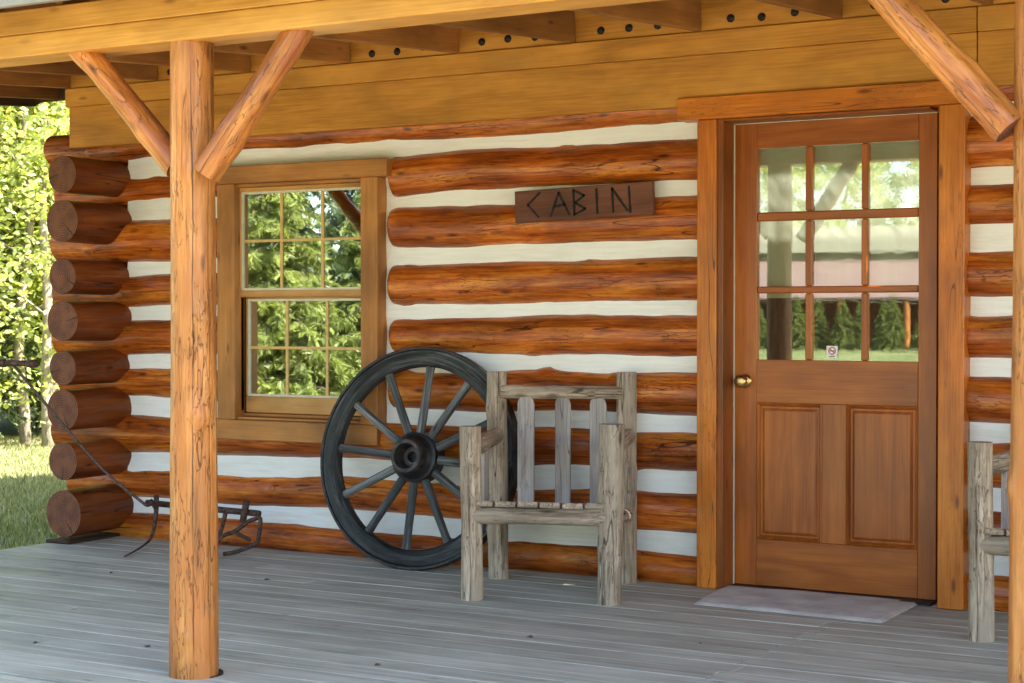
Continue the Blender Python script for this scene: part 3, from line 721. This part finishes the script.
# chairs -----------------------------------------------------------------
def make_chair():
    t = empty('log_chair', (0, 0, 0)); ce = [M['chair'], M['chair_end']]; a = .292
    def lg(nm, p0, p1, r0, r1=None, par=t, **k):
        b = MB(); b.log(p0, p1, r0, r1, seg=22, step=.02, wob=k.pop('wob', .005), lump=k.pop('lump', .055), knots=k.pop('knots', 6), **k); return b.build(nm, ce, par)
    lg('front_leg', (-a, -a, 0), (-a-.004, -a, .728), .046, .043); lg('front_leg', (a, -a, 0), (a+.004, -a+.004, .744), .048, .052)
    lg('back_leg', (-a, a, 0), (-a-.022, a+.01, .938), .047, .045, wob=.008); lg('back_leg', (a, a, 0), (a-.005, a+.015, .94), .046, .045)
    lg('front_rail', (-a+.01, -a-.012, .356), (a-.01, -a-.012, .362), .033, .036)
    lg('back_rail', (-a+.01, a, .30), (a-.01, a, .30), .03)
    lg('top_rail', (-a+.012, a-.012, .84), (a-.02, a-.008, .842), .03, .029)
    for s in (-1, 1):
        lg('side_rail', (s*a, -a+.02, .35), (s*a, a-.02, .30), .03); lg('arm', (s*(a+.002), -a+.02, .635), (s*(a+.005), a-.02, .655), .035, .037)
        b = MB(); b.box(s*a-.011, s*a+.011, -.07, .02, .37, .64, 'z', .004); b.build('side_slat', M['slat'], t)
    for k in range(6):
        x = -.238+.095*k; dz = random.uniform(-.003, .003)
        b = MB(); b.box(x-.043, x+.043, -.035+random.uniform(-.006, .006), 2*a-.03, 0, .024, 'y', .004, mat=Matrix.Translation((0, -a, .390+dz)) @ Matrix.Rotation(R(-7.5), 4, 'X')); b.build('seat_slat', M['chair'], t)
    for x, w_ in ((-.165, .037), (.004, .034), (.163, .036)):
        b = MB(); p = [(x-w_, .335), (x+w_, .335), (x+w_+.002, .795), (x+w_-.004, .812), (x+.022, .826), (x+.020, .855), (x-.020, .855), (x-.022, .826), (x-w_+.004, .812), (x-w_, .795)]
        b.prism(p, a-.030, a-.008, 'z'); o = b.build('back_slat', M['slat'], t)
        bv = o.modifiers.new('bevel', 'BEVEL'); bv.width = .003; bv.segments = 2; bv.limit_method = 'ANGLE'
    return t
ch1 = make_chair(); ch1.location = (-3.549, -.515, 0); ch1.rotation_euler = (0, 0, R(19))
tag(ch1, 'grey weathered log armchair with plank seat beside the wagon wheel', 'chair', 'rustic log armchairs on the porch')
ch2 = copy_tree(ch1); ch2.rotation_euler = (0, 0, R(-7)); ch2.location = (-1.602+.285, -.735+.27, 0)
ch2['label'] = 'grey log armchair partly hidden by the right porch post, right of the door'

# wagon wheel --------------------------------------------------------------
RW = .526
wh = empty('wagon_wheel', (-4.412, -.318, 0), (R(-8.5), 0, R(4)))
tag(wh, 'large blue-black wooden wagon wheel leaning on the log wall', 'wheel')
def ringmb(r0, r1, y0, y1, seg=96, ch=.006, lump=.0):
    b = MB(); prof = [(r0+ch, y0), (r1-ch, y0), (r1, y0+ch), (r1, y1-ch), (r1-ch, y1), (r0+ch, y1), (r0, y1-ch), (r0, y0+ch)]; n = len(prof); vs = []; cs = []; fs = []
    for k in range(seg):
        th = 2*math.pi*k/seg; d = lump*noise.noise(Vector((math.cos(th)*3, math.sin(th)*3, 0)))
        for (r, y) in prof: rr = r+d; vs.append((math.cos(th)*rr, y, RW+math.sin(th)*rr)); cs.append((th*.5, y, r))
    for k in range(seg):
        for i in range(n): fs.append((k*n+i, k*n+(i+1) % n, ((k+1) % seg)*n+(i+1) % n, ((k+1) % seg)*n+i))
    b.add(vs, fs, cs, .5, 0, False); return b
ringmb(RW-.092, RW-.013, -.03, .03, lump=.002).build('rim', M['wheelwood'], wh)
ringmb(RW-.0135, RW, -.032, .032, ch=.002).build('iron_tyre', M['tyre'], wh)
for k in range(12):
    th = R(86+30*k); d = Vector((math.cos(th), 0, math.sin(th))); b = MB()
    b.log(Vector((0, -.012, RW))+d*.085, Vector((0, 0, RW))+d*(RW-.085), .021, .0185, seg=12, step=.03, wob=.001, lump=.03, rf=lambda t: .025 if t < .05 else (.022-.004*t+(.004*max(0, (t-.85)/.15))))
    b.build('spoke', M['spoke'], wh)
b = MB(); b.lathe([(-.12, 0), (-.12, .07), (-.05, .098), (-.045, .118), (.05, .118), (.055, .105), (.065, .095), (.075, .085)], 48, origin=(0, 0, RW), smooth=False); hb = b.build('hub', M['hub'], wh)
b = MB(); b.lathe([(.06, .080), (.062, .086), (.120, .082), (.128, .077), (.128, .062), (.114, .056), (.050, .050), (.048, .040), (.060, .038), (.060, .026), (.02, .024), (.02, 0)], 48, origin=(0, 0, RW), smooth=False); b.build('hub_band', M['hubring'], hb)

# rusty tool ----------------------------------------------------------------
tl = empty('hand_cultivator', (-5.85, -.35, 0))
tag(tl, 'rusty antique iron hand cultivator with long rod and curved tines', 'farm tool')
def tp(pts, r, nm, m='rust', seg=8, fine=6):
    P = [Vector(p)-Vector((-5.85, -.35, 0)) for p in pts]
    if len(P) > 2:
        Q = []
        for i in range(len(P)-1):
            p0 = P[max(i-1, 0)]; p1 = P[i]; p2 = P[i+1]; p3 = P[min(i+2, len(P)-1)]
            for k in range(fine):
                t = k/fine; Q.append(.5*((2*p1)+(-p0+p2)*t+(2*p0-5*p1+4*p2-p3)*t*t+(-p0+3*p1-3*p2+p3)*t**3))
        Q.append(P[-1]); P = Q
    n = len(P); r = (r[0]*.75, r[1]*.75) if isinstance(r, tuple) else r*.9; rr = r if not isinstance(r, tuple) else [r[0]+(r[1]-r[0])*i/(n-1) for i in range(n)]
    b = MB(); b.tube(P, rr, seg); return b.build(nm, M[m], tl)
tp([(-6.13, -.22, .212), (-5.345, -.27, .205)], .018, 'crossbar')
tp([(-6.02, -.27, .262), (-6.025, -.27, .15), (-6.035, -.29, .05), (-5.99, -.40, .018), (-5.84, -.70, .008)], (.019, .005), 'tine')
tp([(-5.56, -.27, .20), (-5.58, -.30, .08), (-5.57, -.42, .014), (-5.52, -.62, .006)], (.016, .005), 'tine')
tp([(-5.40, -.30, .27), (-5.42, -.31, .16)], .019, 'upright')
tp([(-5.38, -.33, .165), (-5.41, -.38, .125), (-5.455, -.43, .10), (-5.455, -.47, .05), (-5.43, -.54, .016), (-5.40, -.62, .010)], (.017, .010), 'tine')
tp([(-5.40, -.33, .16), (-5.33, -.32, .185), (-5.30, -.32, .185), (-5.31, -.32, .10), (-5.33, -.32, .06), (-5.42, -.36, .02), (-5.47, -.40, .010)], .012, 'shackle')
tp([(-5.46, -.30, .10), (-5.36, -.33, .08)], .012, 'link')
tp([(-6.02, -.29, .225), (-5.975, -.38, .222), (-5.985, -.43, .25), (-6.20, -.53, .45), (-6.535, -.76, .942)], .0085, 'rod', 'rod')
tp([(-6.68, -.78, .95), (-6.375, -.745, .95)], .017, 'handle')
tp([(-6.64, -.776, .95), (-6.58, -.769, .95)], .023, 'handle_grip'); tp([(-6.44, -.753, .95), (-6.385, -.747, .95)], .023, 'handle_grip')
tp([(-6.04, -.29, .235), (-5.99, -.31, .20)], .012, 'clevis')

# ------------------------------------------------------------------ trees
def leafcloud(cent, rad, per, size, aspect=.55, flat=.5, offs=None):
    n = len(cent)*per; c = np.repeat(cent, per, 0); r = np.repeat(rad, per, 0)
    p = rng.normal(0, .42, (n, 3)); p = c+p*r[:, None]*np.array([1, 1, .75])
    u = rng.normal(0, 1, (n, 3)); u[:, 2] *= flat; u /= np.linalg.norm(u, axis=1)[:, None]
    v = rng.normal(0, 1, (n, 3)); v -= u*(u*v).sum(1)[:, None]; v /= np.linalg.norm(v, axis=1)[:, None]
    s_ = (size*rng.uniform(.6, 1.2, n))[:, None]
    V = np.stack([p-u*s_, p-v*s_*aspect, p+u*s_, p+v*s_*aspect], 1).reshape(-1, 3)
    o = np.clip(np.repeat(rng.random(len(cent)), per)*.5+rng.random(n)*.5, 0, 1)
    return V, np.repeat(o, 4)
def deciduous(H, W, nc, per, size, trunk_r=.09, base=.12, stems=1, mat='leaf'):
    t = empty('leafy_tree', (0, 0, 0)); b = MB(); tips = []
    for k in range(stems):
        ox = random.uniform(-.4, .4)*(stems > 1); oy = random.uniform(-.4, .4)*(stems > 1)
        pts = [Vector((ox+.25*noise.noise(Vector((z*.5, k*9, 1)))*z*.5, oy+.25*noise.noise(Vector((z*.5, k*9, 5)))*z*.5, z)) for z in np.linspace(-.1, H*.93, 14)]
        b.tube(pts, [trunk_r*(1-.88*i/13) for i in range(14)], 9)
        for i in range(3, 13):
            for q in range(3):
                a = random.uniform(0, 6.28); L = W*(.9-.45*abs(i/13-.45))*random.uniform(.5, 1); p = pts[i]
                e = p+Vector((math.cos(a)*L, math.sin(a)*L, L*random.uniform(.2, .8))); m = p.lerp(e, .5)+Vector((0, 0, L*.08))
                b.tube([p, m, e], [trunk_r*.3*(1-i/16), trunk_r*.18*(1-i/16), .006], 5); tips += [e, m, p.lerp(e, .75)]
    b.build('trunk', M['bark'], t)
    C_ = []
    while len(C_) < nc:
        if random.random() < .55: C_.append(np.array(random.choice(tips))+rng.normal(0, .18, 3)*W*.35)
        else:
            a = rng.uniform(0, 6.28); z = rng.uniform(base, 1.); rr = W*math.sqrt(rng.random())*(math.sin(math.pi*min(1, (z*.86+.1)))**.6)
            C_.append(np.array([math.cos(a)*rr, math.sin(a)*rr, z*H]))
    C_ = np.array(C_); V, of = leafcloud(C_, rng.uniform(.25, .55, len(C_)), per, size)
    link('crown', rawmesh('crown', V, 4, of, [M[mat]]), t); return t
def conifer(H, W, nb, mat='needle', droop=.35, size=.075, base=.06, per=70):
    t = empty('conifer_tree', (0, 0, 0)); b = MB()
    b.tube([Vector((.03*math.sin(z), .03*math.cos(z*1.3), z)) for z in np.linspace(-.1, H*.98, 10)], [H*.014*(1-.9*i/9) for i in range(10)], 9)
    Vs = []; Os = []
    for i in range(nb):
        zf = base+(1-base)*(i+random.random())/nb; z = zf*H; L = W*(1-zf)**.8*random.uniform(.7, 1.1)+.1; a = random.uniform(0, 6.28)
        d = np.array([math.cos(a), math.sin(a), 0]); side = np.array([-d[1], d[0], 0]); k = max(6, int(per*L/W))
        f = np.sort(rng.random(k))
        b.tube([Vector((0, 0, z)), Vector(d*L*.5)+Vector((0, 0, z+L*.05-droop*L*.15)), Vector(d*L)+Vector((0, 0, z-droop*L))], [.02*(1-zf)+.006, .012, .004], 4)
        base_p = d*L*f[:, None]+np.array([0, 0, 1])*(z+L*.2*f*(1-f)-droop*L*f**1.5)[:, None]
        sg_ = rng.choice([-1, 1], k)[:, None]; lat = side*sg_*rng.uniform(.05, .32, k)[:, None]*L*(1.1-f)[:, None]+d*(.12*L)*rng.random(k)[:, None]+np.array([0, 0, -1])*rng.uniform(0, .12, k)[:, None]*L
        m = 5; q = np.linspace(.15, 1, m)
        P = (base_p[:, None, :]+lat[:, None, :]*q[None, :, None]).reshape(-1, 3); D = np.repeat(lat/np.maximum(1e-6, np.linalg.norm(lat, axis=1))[:, None], m, 0)
        n = len(P); u = D+rng.normal(0, .5, (n, 3)); u /= np.linalg.norm(u, axis=1)[:, None]
        v = rng.normal(0, 1, (n, 3)); v -= u*(u*v).sum(1)[:, None]; v /= np.linalg.norm(v, axis=1)[:, None]; s_ = size*rng.uniform(.7, 1.4, n)[:, None]
        Vs.append(np.stack([P-u*s_, P-v*s_*.28, P+u*s_*1.2, P+v*s_*.28], 1).reshape(-1, 3)); Os.append(np.repeat(np.clip(rng.random()*.5+rng.random(n)*.5, 0, 1), 4))
    b.build('trunk', M['darkbark'], t)
    link('crown', rawmesh('crown', np.concatenate(Vs), 4, np.concatenate(Os), [M[mat]]), t); return t
def put(t, x, y, rz, s, label=None, group=None, cat='tree', first=False):
    o = t if first else copy_tree(t)
    o.location = (x, y, GZ); o.rotation_euler = (0, 0, rz); o.scale = (s, s, s)
    tag(o, label, cat, group); return o
dA = deciduous(7.5, 2.2, 620, 46, .05, .07, base=.08, stems=2)
dB = deciduous(9., 3., 560, 44, .07, .12)
cA = conifer(9, 2.3, 260, 'needle', .35)
cB = conifer(4.2, 1.3, 190, 'needle2', .2, .06)
cC = conifer(13, 3.4, 330, 'needle', .55, .11)
# left of the cabin, in view
put(dA, -14.9, 7.3, .3, 1., 'bright green leafy tree nearest the cabin corner, left edge of the photo', first=True)
G1 = 'sunlit trees behind the lawn, left of the cabin'
for i, (k, x, y, s) in enumerate([(dA, -16.2, 8.6, 1.15), (dB, -17.8, 8.3, 1.0), (dA, -15.6, 9.6, 1.0), (dB, -16.5, 11.5, 1.1), (dB, -20.5, 10.5, 1.2), (dA, -18.2, 5.6, 1.05), (dB, -21.5, 7, 1.2), (dB, -19, 2.5, 1.), (dB, -13.5, 14, 1.1), (dB, -10, 17, 1.2), (dB, -22, 1, 1.2), (dB, -24, -4, 1.1)]):
    o = put(k, x, y, i*1.7+.5, s, 'sunlit leafy green tree standing in the tree line behind the lawn', G1, first=(i == 1))
put(cA, -16.1, 7.15, 0, .62, 'dark conifer low among the leafy trees at the left edge', first=True)
for i, (x, y, s) in enumerate([(-17.2, 9.9, .8), (-19.6, 8.4, .9), (-18.6, 12.5, 1.1)]): put(cA, x, y, i*2.1, s, 'dark green conifer standing between the leafy trees behind the lawn', 'conifers in the left tree line')
# across the lawn, seen in the panes
put(cC, -19.0, -15.5, 0, 1., 'tall drooping dark conifer reflected in the window', first=True)
G2 = 'conifers across the lawn mirrored in the window'
for i, (k, x, y, s) in enumerate([(cC, -17.2, -20.5, .95), (cC, -22.5, -19, 1.1), (cC, -24, -13, 1.), (cC, -19.5, -24, 1.2), (cC, -27, -17, 1.1), (cC, -22, -30, 1.), (cC, -29, -23, 1.2)]): put(k, x, y, i*1.3, s, 'tall dark conifer standing across the lawn from the window', G2)
put(cB, -14.6, -11.9, 0, 1., 'young yellow-green conifer reflected low in the window', first=True)
for i, (x, y, s) in enumerate([(-16.6, -12.6, .9), (-13.2, -13.6, .85), (-17.9, -11.4, 1.0), (-15.2, -15, .9), (-20.5, -12, .95)]): put(cB, x, y, i*1.9, s, 'young yellow-green conifer on the lawn edge opposite the window', 'young conifers opposite the window')
# neighbouring building with posts, seen mirrored in the door
nb = empty('neighbour_lodge', (-29.5, -69, GZ), (0, 0, R(-12))); tag(nb, 'low wooden lodge with faded pink roof mirrored in the door glass', 'building')
b = MB(); b.box(-12, 12, -9, -1.5, 0, 2.2, 'x', .01); b.build('wall', M['log_dark'], nb)
b = MB(); b.prism([(1.2, 2.3), (1.2, 2.42), (-5, 4.7), (-11, 2.42), (-11, 2.3), (-5, 4.5)], -13, 13, 'x', plane='yz'); b.build('roof', M['roofpink'], nb)
b = MB(); b.prism([(-8, 4.65), (8, 4.65), (8, 5.9), (-8, 5.9)], -6, -3.5, 'x'); b.build('upper_wall', M['palewall'], nb)
for k in range(9):
    b = MB(); b.log((-12+3*k, 1, 0), (-12+3*k, 1, 2.35), .16, seg=12, step=.4); b.build('porch_post', M['post'], nb)
G3 = 'shrubs in front of the lodge'
for i in range(24): put(cB, -40+.95*i+random.uniform(-.3, .3), -66.5+random.uniform(-.9, .5), i, .46+random.random()*.16, 'green shrub in front of the lodge across the lawn', G3, 'shrub')
for i in range(9): put(dB, -52+5.5*i+random.uniform(-1, 1), -84+random.uniform(-3, 3), i*1.1, 1.5, 'tall leafy tree rising behind the lodge', 'trees behind the lodge')
for i in range(8): put(dB, -8+5.5*i, -50+random.uniform(-4, 4)-abs(i-3)*1.5, i*2.3, 1.15, 'leafy tree on the far side of the lawn in front of the cabin', 'trees across the front lawn')
for i in range(5): put(dB, -8+6*i, 18+random.uniform(-2, 2), i*2.3, 1.1, 'leafy tree standing behind the cabin', 'trees behind the cabin')
